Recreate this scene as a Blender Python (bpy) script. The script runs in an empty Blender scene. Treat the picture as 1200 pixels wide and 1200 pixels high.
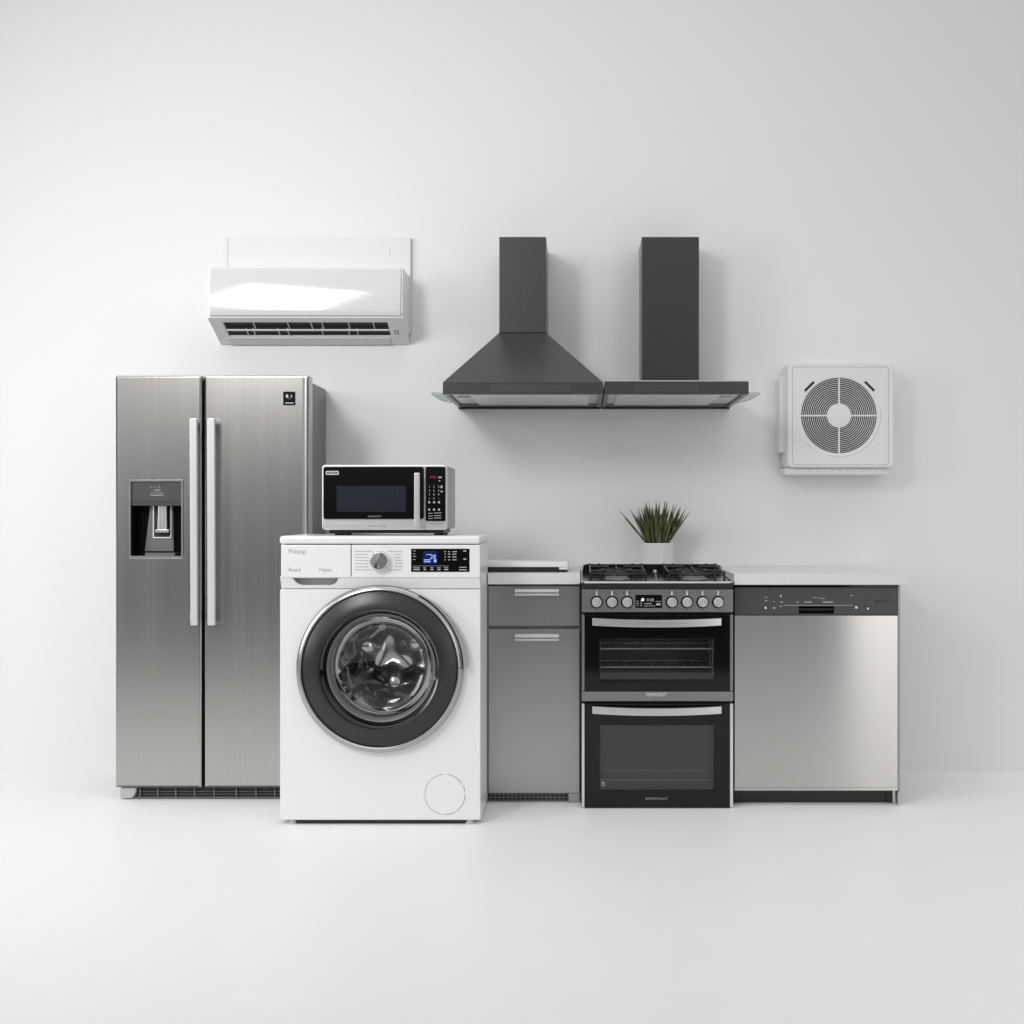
import bpy, bmesh, math, random
from mathutils import Vector, Matrix
random.seed(11)
R = math.radians
SC = bpy.context.scene
COL = SC.collection
F, HC, VX, HY = 1377.0, 1.157, 680.0, 600.0      # focal length in photo pixels, eye height, vanishing point
WALL = 5.2408

def X(px, Y): return (px - VX) * Y / F
def Z(py, Y): return HC - (py - HY) * Y / F

# ------------------------------------------------------------------ materials
def nt(name):
    m = bpy.data.materials.new(name); m.use_nodes = True
    return m, m.node_tree.nodes, m.node_tree.links, m.node_tree.nodes['Principled BSDF']

def mat(name, col, rough=.5, metal=0., coat=0., spec=.5, noise=.0, nscale=60, emit=None, es=0, bump=0., aniso=0):
    m, N, L, b = nt(name)
    c = (*col, 1) if len(col) == 3 else col
    b.inputs['Base Color'].default_value = c
    b.inputs['Roughness'].default_value = rough
    b.inputs['Metallic'].default_value = metal
    b.inputs['Coat Weight'].default_value = coat
    b.inputs['Coat Roughness'].default_value = .04
    b.inputs['Specular IOR Level'].default_value = spec
    b.inputs['Anisotropic'].default_value = aniso
    if emit:
        b.inputs['Emission Color'].default_value = (*emit, 1)
        b.inputs['Emission Strength'].default_value = es
    if noise or bump:
        tc = N.new('ShaderNodeTexCoord'); n = N.new('ShaderNodeTexNoise')
        n.inputs['Scale'].default_value = nscale; n.inputs['Detail'].default_value = 5
        L.new(tc.outputs['Object'], n.inputs['Vector'])
        if noise:
            mr = N.new('ShaderNodeMapRange')
            mr.inputs['To Min'].default_value = max(0, rough - noise); mr.inputs['To Max'].default_value = min(1, rough + noise)
            mr.inputs['From Min'].default_value = .25; mr.inputs['From Max'].default_value = .75
            L.new(n.outputs['Fac'], mr.inputs['Value']); L.new(mr.outputs['Result'], b.inputs['Roughness'])
        if bump:
            bp = N.new('ShaderNodeBump'); bp.inputs['Strength'].default_value = bump; bp.inputs['Distance'].default_value = .001
            L.new(n.outputs['Fac'], bp.inputs['Height']); L.new(bp.outputs['Normal'], b.inputs['Normal'])
    return m

def brushed(name, col, rough=.3, grain='H', amp=.07, var=.05, aniso=0., arot=0., metal=1.0, low=1.2, lowamp=.008):
    """brushed sheet steel: fine streaks along the grain drive roughness, tone and a slight bump"""
    m, N, L, b = nt(name)
    b.inputs['Metallic'].default_value = metal
    tc = N.new('ShaderNodeTexCoord'); mp = N.new('ShaderNodeMapping'); n = N.new('ShaderNodeTexNoise')
    mp.inputs['Scale'].default_value = (2, 2, 900) if grain == 'H' else (420, 420, .9)
    n.inputs['Scale'].default_value = 1.0; n.inputs['Detail'].default_value = 2; n.inputs['Roughness'].default_value = .5
    L.new(tc.outputs['Object'], mp.inputs['Vector']); L.new(mp.outputs['Vector'], n.inputs['Vector'])
    mp2 = N.new('ShaderNodeMapping'); n2 = N.new('ShaderNodeTexNoise')
    mp2.inputs['Scale'].default_value = (.6, .6, 9) if grain == 'H' else (9, 9, .25)
    n2.inputs['Scale'].default_value = low; n2.inputs['Detail'].default_value = 3
    L.new(tc.outputs['Object'], mp2.inputs['Vector']); L.new(mp2.outputs['Vector'], n2.inputs['Vector'])
    mr = N.new('ShaderNodeMapRange'); mr.inputs['From Min'].default_value = .3; mr.inputs['From Max'].default_value = .7
    mr.inputs['To Min'].default_value = rough - amp; mr.inputs['To Max'].default_value = rough + amp
    L.new(n.outputs['Fac'], mr.inputs['Value'])
    mr2 = N.new('ShaderNodeMapRange'); mr2.inputs['From Min'].default_value = .3; mr2.inputs['From Max'].default_value = .7
    mr2.inputs['To Min'].default_value = -lowamp; mr2.inputs['To Max'].default_value = lowamp
    L.new(n2.outputs['Fac'], mr2.inputs['Value'])
    ad = N.new('ShaderNodeMath'); ad.operation = 'ADD'
    L.new(mr.outputs['Result'], ad.inputs[0]); L.new(mr2.outputs['Result'], ad.inputs[1])
    L.new(ad.outputs['Value'], b.inputs['Roughness'])
    mx = N.new('ShaderNodeMix'); mx.data_type = 'RGBA'
    mx.inputs['A'].default_value = (*[c * (1 - var) for c in col], 1); mx.inputs['B'].default_value = (*[min(1, c * (1 + var)) for c in col], 1)
    L.new(n.outputs['Fac'], mx.inputs['Factor']); L.new(mx.outputs['Result'], b.inputs['Base Color'])
    b.inputs['Anisotropic'].default_value = aniso; b.inputs['Anisotropic Rotation'].default_value = arot
    return m

def glass(name, tint, clear, rough=.03, gloss=None, refl=None):
    """pane: fresnel gloss over a tinted, partly clear film"""
    m = bpy.data.materials.new(name); m.use_nodes = True
    N, L = m.node_tree.nodes, m.node_tree.links
    N.clear()
    out = N.new('ShaderNodeOutputMaterial'); tr = N.new('ShaderNodeBsdfTransparent'); df = N.new('ShaderNodeBsdfDiffuse')
    gl = N.new('ShaderNodeBsdfGlossy'); fr = N.new('ShaderNodeFresnel'); a = N.new('ShaderNodeMixShader'); c = N.new('ShaderNodeMixShader')
    tr.inputs['Color'].default_value = (*tint, 1); df.inputs['Color'].default_value = (*[t * (gloss or .12) for t in tint], 1)
    gl.inputs['Roughness'].default_value = rough; fr.inputs['IOR'].default_value = 1.5
    a.inputs['Fac'].default_value = clear
    L.new(df.outputs[0], a.inputs[1]); L.new(tr.outputs[0], a.inputs[2])
    if refl is None: L.new(fr.outputs[0], c.inputs['Fac'])
    else: c.inputs['Fac'].default_value = refl
    L.new(a.outputs[0], c.inputs[1]); L.new(gl.outputs[0], c.inputs[2])
    L.new(c.outputs[0], out.inputs['Surface'])
    return m

def window_mesh(name, a, bcol):
    """dark perforated screen behind a microwave window"""
    m, N, L, b = nt(name)
    tc = N.new('ShaderNodeTexCoord'); mp = N.new('ShaderNodeMapping'); mp.inputs['Scale'].default_value = (160, 160, 160)
    v = N.new('ShaderNodeTexBrick'); v.offset = 0
    v.inputs['Scale'].default_value = 1; v.inputs['Mortar Size'].default_value = .16; v.inputs['Brick Width'].default_value = 1; v.inputs['Row Height'].default_value = 1
    v.inputs['Color1'].default_value = (*a, 1); v.inputs['Color2'].default_value = (*a, 1); v.inputs['Mortar'].default_value = (*bcol, 1)
    sx = N.new('ShaderNodeSeparateXYZ'); cx = N.new('ShaderNodeCombineXYZ')
    L.new(tc.outputs['Object'], mp.inputs['Vector']); L.new(mp.outputs['Vector'], sx.inputs[0])
    L.new(sx.outputs['X'], cx.inputs['X']); L.new(sx.outputs['Z'], cx.inputs['Y'])
    L.new(cx.outputs[0], v.inputs['Vector']); L.new(v.outputs['Color'], b.inputs['Base Color'])
    b.inputs['Roughness'].default_value = .18
    return m

def leafmat():
    m, N, L, b = nt('leaf_green')
    tc = N.new('ShaderNodeTexCoord'); n = N.new('ShaderNodeTexNoise'); n.inputs['Scale'].default_value = 1.0
    mpg = N.new('ShaderNodeMapping'); mpg.inputs['Scale'].default_value = (95, 95, 6)
    cr = N.new('ShaderNodeValToRGB')
    cr.color_ramp.elements[0].position = .36; cr.color_ramp.elements[0].color = (.018, .030, .013, 1)
    cr.color_ramp.elements[1].position = .64; cr.color_ramp.elements[1].color = (.16, .19, .075, 1)
    L.new(tc.outputs['Object'], mpg.inputs['Vector']); L.new(mpg.outputs['Vector'], n.inputs['Vector']); L.new(n.outputs['Fac'], cr.inputs['Fac']); L.new(cr.outputs['Color'], b.inputs['Base Color'])
    b.inputs['Roughness'].default_value = .45
    return m

M = dict(
    wall=mat('wall_paint', (.80, .80, .80), .62, spec=.3, bump=.03, nscale=220),
    floor=mat('floor_white', (.86, .86, .86), .42, spec=.35, noise=.05, nscale=6),
    fridge=brushed('fridge_steel', (.49, .477, .462), .265, 'V', amp=.008, var=.014, lowamp=.010),
    dish=brushed('dishwasher_steel', (.555, .54, .525), .21, 'V', amp=.008, var=.016, lowamp=.004, aniso=.95, arot=.25),
    cabst=brushed('cabinet_steel', (.40, .40, .40), .31, 'V', amp=.012, var=.02),
    cookst=brushed('cooker_steel', (.30, .30, .30), .36, 'H', amp=.03, var=.03),
    silver=brushed('satin_aluminium', (.78, .78, .78), .30, 'V', amp=.05, var=.03),
    silverh=brushed('satin_aluminium_bar', (.66, .66, .66), .34, 'H', amp=.05, var=.03),
    mwfront=brushed('pale_steel', (.82, .82, .82), .38, 'H', amp=.05, var=.05),
    chrome=mat('chrome', (.82, .82, .82), .10, 1),
    drum=mat('drum_steel', (.56, .56, .56), .14, 1),
    hood=brushed('hood_dark_steel', (.094, .0935, .093), .30, 'V', amp=.02, var=.03, metal=.75),
    hoodw=brushed('hood_bronze_steel', (.099, .0955, .093), .30, 'V', amp=.02, var=.03, lowamp=.015),
    hoodunder=mat('hood_lining', (.55, .56, .57), .35, .6),
    filt=brushed('filter_mesh', (.72, .72, .72), .38, 'H', amp=.05, var=.12),
    side=mat('grey_paint', (.22, .22, .22), .45, .2, noise=.06, nscale=120),
    lside=mat('light_grey_paint', (.36, .36, .36), .42, .3, noise=.05),
    white=mat('white_enamel', (.775, .775, .775), .30, coat=.15, noise=.03, nscale=25),
    whiteg=mat('white_gloss_plastic', (.66, .66, .66), .085, coat=.5),
    whitem=mat('white_matt_plastic', (.82, .82, .82), .5, noise=.05),
    unit=mat('unit_powder_coat', (.74, .74, .74), .5, noise=.05, bump=.03, nscale=300),
    plate=mat('plate_plastic', (.73, .73, .73), .5, noise=.05),
    pale=mat('pale_anodised', (.66, .66, .66), .34, .35, noise=.03),
    wire=mat('rack_wire', (.90, .90, .90), .4, .0),
    rimst=brushed('rim_steel', (.42, .42, .42), .24, 'V', amp=.03, var=.03),
    cap=mat('knob_metal', (.72, .72, .72), .32, .8, noise=.06, nscale=40),
    top=mat('white_worktop', (.70, .70, .70), .36, noise=.05, nscale=14),
    pot=mat('white_ceramic', (.82, .82, .81), .35, coat=.2, noise=.04),
    black=mat('black_plastic', (.012, .012, .012), .42, noise=.06),
    gblack=mat('black_glass', (.005, .005, .005), .07, spec=.32),
    enamel=mat('black_enamel', (.006, .006, .006), .18, noise=.05, nscale=40),
    iron=mat('cast_iron', (.012, .012, .012), .34, spec=.6, noise=.08, nscale=200, bump=.1),
    ring=mat('dark_ring', (.038, .038, .040), .30, .5),
    dgrey=mat('dark_grey_plastic', (.060, .061, .063), .40, .15, noise=.05),
    mgrey=mat('mid_grey_plastic', (.16, .165, .165), .38, .2, noise=.05),
    lgrey=mat('light_grey_plastic', (.45, .45, .45), .45, noise=.05),
    rubber=mat('grey_rubber', (.10, .10, .10), .6, noise=.05),
    gap=mat('shadow_gap', (.02, .02, .02), .8),
    ink=mat('grey_ink', (.22, .22, .22), .6),
    inkl=mat('pale_grey_ink', (.42, .42, .42), .6),
    inkw=mat('white_ink', (.72, .72, .72), .5),
    inkm=mat('dim_grey_ink', (.30, .30, .30), .5),
    inkd=mat('black_ink', (.02, .02, .02), .5),
    blue=mat('lcd_blue', (.004, .008, .04), .2, emit=(.005, .014, .12), es=.5),
    bluel=mat('lcd_digit', (.3, .4, .8), .3, emit=(.25, .42, 1.), es=.55),
    red=mat('led_red', (.25, .02, .04), .3, emit=(.7, .03, .10), es=.35),
    led=mat('led_white', (.8, .8, .8), .3, emit=(1, 1, 1), es=.6),
    bowl=glass('door_glass', (.84, .84, .84), .97, .02),
    oven=glass('oven_glass', (.88, .88, .88), .97, .03),
    ovenl=glass('lower_oven_glass', (.78, .78, .78), .95, .05),
    wing=glass('visor_glass', (.86, .91, .90), .72, .04, .66, .07),
    cavity=mat('cavity_enamel', (.14, .14, .14), .4, noise=.08, nscale=30),
    cavl=mat('inner_pane_reflection', (.17, .17, .17), .55, noise=.05, nscale=30),
    mwwin=window_mesh('microwave_screen', (.008, .009, .016), (.026, .030, .047)),
    leaf=leafmat(),
    soil=mat('soil', (.03, .022, .015), .9, noise=.05),
)

# ------------------------------------------------------------------ mesh builder
ORG = {}
class MB:
    def __init__(s): s.bm = bmesh.new()
    def merge(s, b2):
        me = bpy.data.meshes.new('tmp'); b2.to_mesh(me); b2.free(); s.bm.from_mesh(me); bpy.data.meshes.remove(me); return s
    def box(s, x0, x1, y0, y1, z0, z1, bev=0., seg=2):
        b = bmesh.new(); bmesh.ops.create_cube(b, size=1)
        for v in b.verts:
            v.co = Vector((x0 + (v.co.x + .5) * (x1 - x0), y0 + (v.co.y + .5) * (y1 - y0), z0 + (v.co.z + .5) * (z1 - z0)))
        if bev: bmesh.ops.bevel(b, geom=b.edges[:], offset=bev, segments=seg, profile=.5, affect='EDGES', clamp_overlap=True)
        return s.merge(b)
    def pbox(s, p0, p1, q0, q1, Y, d, bev=0., seg=2):
        """box whose front face at depth Y spans photo columns p0..p1 and rows q0..q1"""
        return s.box(X(p0, Y), X(p1, Y), Y, Y + d, Z(q1, Y), Z(q0, Y), bev, seg)
    def prism(s, pts, axis, a0, a1, bev=0., seg=2):
        """polygon extruded along axis; pts are (y,z) for X, (x,z) for Y, (x,y) for Z"""
        def mk(p, a):
            return {'X': (a, p[0], p[1]), 'Y': (p[0], a, p[1]), 'Z': (p[0], p[1], a)}[axis]
        b = bmesh.new(); n = len(pts)
        A = [b.verts.new(mk(p, a0)) for p in pts]; B = [b.verts.new(mk(p, a1)) for p in pts]
        b.faces.new(A); b.faces.new(B[::-1])
        for i in range(n): b.faces.new((A[i], B[i], B[(i + 1) % n], A[(i + 1) % n]))
        bmesh.ops.recalc_face_normals(b, faces=b.faces[:])
        if bev: bmesh.ops.bevel(b, geom=b.edges[:], offset=bev, segments=seg, profile=.5, affect='EDGES', clamp_overlap=True)
        return s.merge(b)
    def lathe(s, prof, c, axis='Y', n=72):
        """prof is (radius, position along axis); c is the other two coordinates"""
        b = bmesh.new(); rows = []
        for r, a in prof:
            if r < 1e-6:
                rows.append([b.verts.new((c[0], a, c[1]) if axis == 'Y' else (c[0], c[1], a))]); continue
            row = []
            for i in range(n):
                t = 2 * math.pi * i / n; u, v = r * math.cos(t), r * math.sin(t)
                row.append(b.verts.new((c[0] + u, a, c[1] + v) if axis == 'Y' else (c[0] + u, c[1] + v, a)))
            rows.append(row)
        for p, q in zip(rows, rows[1:]):
            for i in range(n):
                j = (i + 1) % n
                if len(p) == 1 and len(q) == 1: continue
                if len(p) == 1: b.faces.new((p[0], q[i], q[j]))
                elif len(q) == 1: b.faces.new((p[i], q[0], p[j]))
                else: b.faces.new((p[i], q[i], q[j], p[j]))
        bmesh.ops.recalc_face_normals(b, faces=b.faces[:])
        return s.merge(b)
    def tube(s, pts, r, n=8, closed=False, flat=1.0):
        pts = [Vector(p) for p in pts]; b = bmesh.new(); rows = []; m = len(pts)
        for i, p in enumerate(pts):
            if closed: t = pts[(i + 1) % m] - pts[i - 1]
            else: t = pts[min(i + 1, m - 1)] - pts[max(i - 1, 0)]
            t.normalize(); up = Vector((0, 0, 1)) if abs(t.z) < .9 else Vector((0, 1, 0))
            u = t.cross(up).normalized(); v = u.cross(t)
            rr = r[i] if isinstance(r, (list, tuple)) else r
            rows.append([b.verts.new(p + u * rr * math.cos(2 * math.pi * k / n) + v * rr * flat * math.sin(2 * math.pi * k / n)) for k in range(n)])
        rng = range(m) if closed else range(m - 1)
        for i in rng:
            p, q = rows[i], rows[(i + 1) % m]
            for k in range(n): b.faces.new((p[k], p[(k + 1) % n], q[(k + 1) % n], q[k]))
        if not closed: b.faces.new(rows[0][::-1]); b.faces.new(rows[-1])
        bmesh.ops.recalc_face_normals(b, faces=b.faces[:])
        return s.merge(b)
    def plate(s, loops, y, th, bev=.0, plane='XZ', res=2):
        """flat sheet with holes: loops[0] is the outline, the rest are holes. Front face at y (XZ) or top face at y (XY)"""
        cu = bpy.data.curves.new('c', 'CURVE'); cu.dimensions = '2D'; cu.fill_mode = 'BOTH'
        cu.extrude = th / 2 - bev; cu.bevel_depth = bev; cu.bevel_resolution = res; cu.offset = -bev
        for lp in loops:
            sp = cu.splines.new('POLY'); sp.points.add(len(lp) - 1); sp.use_cyclic_u = True
            for q, p in zip(sp.points, lp): q.co = (p[0], p[1], 0, 1)
        me = curve_mesh(cu)
        b = bmesh.new(); b.from_mesh(me); bpy.data.meshes.remove(me)
        for v in b.verts:
            a, c, d = v.co
            v.co = (a, y + th / 2 - d, c) if plane == 'XZ' else (a, c, y - th / 2 + d)
        bmesh.ops.remove_doubles(b, verts=b.verts[:], dist=1e-6)
        bmesh.ops.recalc_face_normals(b, faces=b.faces[:])
        return s.merge(b)
    def text(s, body, x, z, size, y, align='CENTER', stretch=1.0, rot=0):
        cu = bpy.data.curves.new('t', 'FONT'); cu.body = body; cu.size = size; cu.align_x = align; cu.align_y = 'CENTER'
        cu.extrude = .0002; cu.resolution_u = 3
        me = curve_mesh(cu); b = bmesh.new(); b.from_mesh(me); bpy.data.meshes.remove(me)
        for v in b.verts:
            a, c, d = v.co; a *= stretch
            v.co = (x + a * math.cos(rot) - c * math.sin(rot), y - d, z + a * math.sin(rot) + c * math.cos(rot))
        bmesh.ops.recalc_face_normals(b, faces=b.faces[:])
        return s.merge(b)
    def build(s, name, m, parent=None, label=None, smooth=True, ang=40, wn=True):
        me = bpy.data.meshes.new(name)
        o = Vector(ORG.get(parent.name, (0, 0, 0))) if parent else Vector((0, 0, 0))
        for v in s.bm.verts: v.co -= o
        s.bm.to_mesh(me); s.bm.free()
        ob = bpy.data.objects.new(name, me); COL.objects.link(ob)
        me.materials.append(M[m])
        if smooth:
            for p in me.polygons: p.use_smooth = True
            me.set_sharp_from_angle(angle=R(ang))
            if wn:
                w = ob.modifiers.new('wn', 'WEIGHTED_NORMAL'); w.keep_sharp = True
        if parent:
            ob.parent = parent; ORG[ob.name] = tuple(o)
        if label: ob['label'] = label
        return ob

def curve_mesh(cu):
    o = bpy.data.objects.new('tmp', cu); COL.objects.link(o)
    dg = bpy.context.evaluated_depsgraph_get(); dg.update()
    me = bpy.data.meshes.new_from_object(o.evaluated_get(dg))
    bpy.data.objects.remove(o); bpy.data.curves.remove(cu)
    return me

def rrect(x0, x1, z0, z1, r=0., n=6):
    if r <= 0: return [(x0, z0), (x1, z0), (x1, z1), (x0, z1)]
    out = []
    for cx, cz, a in ((x1 - r, z0 + r, -90), (x1 - r, z1 - r, 0), (x0 + r, z1 - r, 90), (x0 + r, z0 + r, 180)):
        for i in range(n + 1):
            t = R(a + 90 * i / n); out.append((cx + r * math.cos(t), cz + r * math.sin(t)))
    return out
def prect(p0, p1, q0, q1, Y, r=0.): return rrect(X(p0, Y), X(p1, Y), Z(q1, Y), Z(q0, Y), r)
def circ(cx, cz, r, n=72): return [(cx + r * math.cos(2 * math.pi * i / n), cz + r * math.sin(2 * math.pi * i / n)) for i in range(n)]

def thing(name, label, cat, loc, group=None):
    o = bpy.data.objects.new(name, None); COL.objects.link(o); o.empty_display_size = .1
    o.location = loc; ORG[o.name] = tuple(loc); o['label'] = label; o['category'] = cat
    if group: o['group'] = group
    return o
def tag(o, label, cat, group=None):
    o['label'] = label; o['category'] = cat
    if group: o['group'] = group
    return o
def copies(src, offsets):
    """copies of a part (with its sub-parts) moved by each offset"""
    out = []
    for d in offsets:
        c = src.copy(); COL.objects.link(c); c.parent = src.parent; c.location = src.location + Vector(d)
        for ch in src.children:
            k = ch.copy(); COL.objects.link(k); k.parent = c
        out.append(c)
    return out
def marks(mb, spots, Y, proud=.0006):
    """small printed dashes: (p0,p1,q0,q1) in photo pixels on the surface at depth Y"""
    for p0, p1, q0, q1 in spots: mb.pbox(p0, p1, q0, q1, Y - proud, proud + .0004)
    return mb

# ------------------------------------------------------------------ setting
w = MB(); w.box(-9, 9, WALL, WALL + .2, -.2, 7.5); w = w.build('wall', 'wall', smooth=False); w['kind'] = 'structure'
f = MB(); f.box(-9, 9, .7, WALL, -.2, 0); f = f.build('floor', 'floor', smooth=False); f['kind'] = 'structure'

# ------------------------------------------------------------------ refrigerator
Y = 4.714
fr = thing('refrigerator', 'tall stainless steel double door fridge with water dispenser, left of the white washing machine', 'refrigerator', (X(248, Y), 4.95, 0))
zt, zb = Z(440, Y), Z(923, Y)
b = MB(); b.box(X(137, Y), -1.131, Y + .082, 5.225, .03, zt - .002, .004); b.build('cabinet', 'side', fr)
b = MB(); b.box(X(140, Y), X(358, Y), Y + .07, Y + .083, zb + .01, zt - .012); b.build('gasket', 'gap', fr, smooth=False)
dl = MB(); dl.plate([rrect(X(135, Y), X(236.2, Y), zb, zt, .004), prect(152.5, 213.5, 563.5, 652.5, Y, .002)], Y, .070, .008, res=4)
dl = dl.build('door', 'fridge', fr, 'left steel door with the dispenser opening')
dr = MB(); dr.plate([rrect(X(239.4, Y), X(362, Y), zb, zt, .004)], Y, .070, .008, res=4)
dr = dr.build('door', 'fridge', fr, 'right wider steel door with small black badge')
# bright folded trim along the outer edge of the right door
t = MB(); t.pbox(357.2, 359.4, 442, 921.5, Y - .002, .004, .0008); t.build('edge_trim', 'silver', dr)
t = MB(); t.pbox(354.6, 356.9, 442, 921.5, Y - .001, .003, .0005); t.build('edge_groove', 'side', dr)
for door, (a0, a1, c0, c1) in ((dl, (222, 230.3, 223, 231)), (dr, (242.6, 251.2, 243, 251.6))):
    h = MB(); yh = Y - .050
    pts = [(X(a0, yh), Z(490, yh)), (X(a1, yh), Z(490, yh)), (X(c1, yh), Z(733, yh)), (X(c0, yh), Z(733, yh))]
    h.prism(pts, 'Y', yh, yh + .018, .003)
    for q in (500, 722):
        h.pbox((a0 + a1) / 2 - 3.4, (a0 + a1) / 2 - 1.2, q - 5, q + 5, yh + .016, .036)
    h.build('handle', 'pale', door)
# badge
bd = MB(); bd.plate([prect(332, 346, 459, 474.8, Y, .002)], Y - .003, .0028, .0006); bd = bd.build('badge', 'gblack', fr)
bl = MB(); cx, cz, u = X(339.2, Y), Z(464.6, Y), Y / F
arc = [(cx + 2.9 * u * math.cos(R(a)), Y - .0036, cz + 2.9 * u * math.sin(R(a))) for a in range(-230, 75, 12)]
bl.tube(arc, [.0012 + .0022 * (1 - i / (len(arc) - 1)) for i in range(len(arc))], 6, flat=.25)
bl.prism([(cx - 3.6 * u, cz + 2.6 * u), (cx - 2.2 * u, cz + 2.2 * u), (cx - .6 * u, cz - .8 * u), (cx - 3.2 * u, cz - .6 * u)], 'Y', Y - .0040, Y - .0030)
marks(bl, [(334.5, 344, 471.8, 472.6)], Y - .003, .0008); bl.build('emblem', 'inkw', bd)
# dispenser
ds = MB(); ds.plate([prect(151.2, 214.8, 562.2, 653.8, Y, .004), prect(153.4, 212.6, 564.4, 651.6, Y, .001)], Y - .003, .012, .001)
ds = ds.build('dispenser', 'cabst', fr)
p = MB(); p.pbox(153.4, 212.6, 564.4, 588, Y + .004, .05, .002); p.build('control_panel', 'dgrey', ds)
p = MB(); p.prism([(Y + .002, Z(588, Y)), (Y + .008, Z(592.5, Y)), (Y + .05, Z(590, Y)), (Y + .05, Z(586, Y))], 'X', X(153.4, Y), X(212.6, Y)); p.build('lip', 'dgrey', ds)
p = MB(); p.text('APEC', X(184, Y), Z(574.6, Y), .0125, Y + .0034); marks(p, [(176, 178, 570.4, 571), (180, 181.5, 570.4, 571), (185, 187, 570.4, 571), (176, 191.5, 580, 580.7), (176, 191.5, 577.6, 578)], Y + .004)
p.build('lettering', 'inkl', ds)
p = MB(); p.box(X(153, Y), X(213, Y), Y + .064, Y + .068, Z(652, Y), Z(563, Y))
p.box(X(153.2, Y), X(154, Y), Y + .008, Y + .064, Z(652, Y), Z(588, Y)); p.box(X(212, Y), X(212.8, Y), Y + .008, Y + .064, Z(652, Y), Z(588, Y))
p.build('recess', 'gblack', ds, smooth=False)
yb = Y + .050
p = MB(); p.prism([(X(176, yb), Z(591, yb)), (X(202.5, yb), Z(591, yb)), (X(203.6, yb), Z(646, yb)), (X(169.5, yb), Z(646, yb))], 'Y', yb, yb + .013, .002); p.build('back_panel', 'mgrey', ds)
yn = Y + .044
p = MB(); p.plate([prect(179, 201, 586, 631, yn, .006), prect(180.6, 199.4, 584.5, 629.4, yn, .004)], yn, .005, .001); p.build('spout_frame', 'mwfront', ds)
p = MB(); p.box(X(180.6, yn), X(199.4, yn), yn + .004, yn + .0055, Z(629.6, yn), Z(590, yn)); p.build('spout_well', 'black', ds, smooth=False)
yp = Y + .026
p = MB(); p.prism([(X(185.6, yp), Z(591, yp)), (X(195, yp), Z(591, yp)), (X(195.4, yp), Z(622, yp)), (X(184.4, yp), Z(622, yp))], 'Y', yp, yp + .006, .0015)
p.pbox(182.2, 197.5, 620.5, 624, yp - .006, .014, .0015); p.pbox(185.6, 195, 593, 597.5, yp - .004, .01, .0015); p.build('paddle', 'silver', ds)
p = MB(); p.box(X(169, Y), X(203.6, Y), Y + .010, Y + .063, Z(651.4, Y), Z(648, Y), .001); p.build('drip_tray', 'mgrey', ds)
p = MB(); p.box(X(169, Y), X(203.6, Y), Y + .0085, Y + .0105, Z(648, Y), Z(646.8, Y)); p.build('tray_edge', 'chrome', ds, smooth=False)
# kick grille and feet
yk = Y + .022
k = MB(); k.box(X(158, yk), X(360, yk), yk + .012, yk + .03, .001, zb - .004); k = k.build('kick_panel', 'black', fr, smooth=False)  # panel behind the grille; black down to the floor as painted contact shadow
g = MB()
for q in (934.4,): g.pbox(160, 360, q - .6, q + .6, yk, .008)
for q in (927.5, 930.8): g.pbox(160, 360, q - .25, q + .25, yk + .004, .006)
for px in (164, 185, 206, 228, 251, 277, 300, 322, 344): g.pbox(px - .6, px + .6, 924, 934, yk - .001, .008)
g.build('grille', 'mgrey', k, smooth=False)
ft = MB(); ft.prism([(X(139.5, Y), Z(924.3, Y)), (X(158, Y), Z(924.3, Y)), (X(157, Y), Z(931, Y)), (X(153, Y), Z(936.4, Y)), (X(139.5, Y), Z(936.4, Y))], 'Y', Y + .012, Y + .06, .002)
ft = ft.build('foot', 'lgrey', fr); copies(ft, [(X(359, Y) - X(158, Y), 0, 0), (0, .40, 0), (X(340, Y) - X(158, Y), .40, 0)])

# ------------------------------------------------------------------ washing machine
Y = 4.35; u = Y / F
wm = thing('washing_machine', 'large white front loading washing machine with round dark door, in front of the steel fridge', 'washing machine', (X(446, Y), 4.55, 0))
xl, xr = X(328, Y), X(563, Y); zt, zb = Z(628, Y), Z(961, Y); dcx, dcz = X(446, Y), Z(783, Y)
b = MB()
b.box(xl, xl + .012, Y + .031, 4.70, zb, Z(637.5, Y)); b.box(xr - .012, xr, Y + .031, 4.70, zb, Z(637.5, Y))
b.box(xl + .012, xr - .012, Y + .031, 4.70, zb, zb + .012); b.box(xl + .012, xr - .012, 4.688, 4.70, zb + .012, Z(637.5, Y))
b.box(xl + .06, xr - .06, 4.701, 5.12, zb + .03, zt - .05)
b.build('body', 'white', wm, smooth=False)
b = MB(); b.box(xl + .045, xr - .045, Y + .010, 4.66, .003, zb - .0005); b.build('base_tray', 'black', wm, smooth=False)  # black box put in as the contact shadow under the machine
b = MB(); b.plate([rrect(xl, xr, zb, Z(690.6, Y), .004), circ(dcx, dcz, 88 * u)], Y, .030, .003); b.build('front_panel', 'white', wm)
b = MB(); b.plate([rrect(xl + .004, xr - .001, Z(689.9, Y), Z(675, Y), .001),
                  [(X(343, Y), Z(677.2, Y)), (X(348, Y), Z(683.2, Y)), (X(354, Y), Z(685.8, Y)), (X(388, Y), Z(685.8, Y)), (X(394, Y), Z(683, Y)), (X(397.5, Y), Z(677.2, Y))]], Y + .006, .022, .001)
for v_ in b.bm.verts: v_.co.y -= (v_.co.z - Z(690, Y)) * .42
b.build('fascia', 'white', wm)
b = MB(); b.box(X(340, Y), X(400, Y), Y + .029, Y + .033, Z(689, Y), Z(676, Y)); b.build('grip_recess_shade', 'lgrey', wm, smooth=False)  # grey back paints the shade inside the white plastic grip
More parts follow.
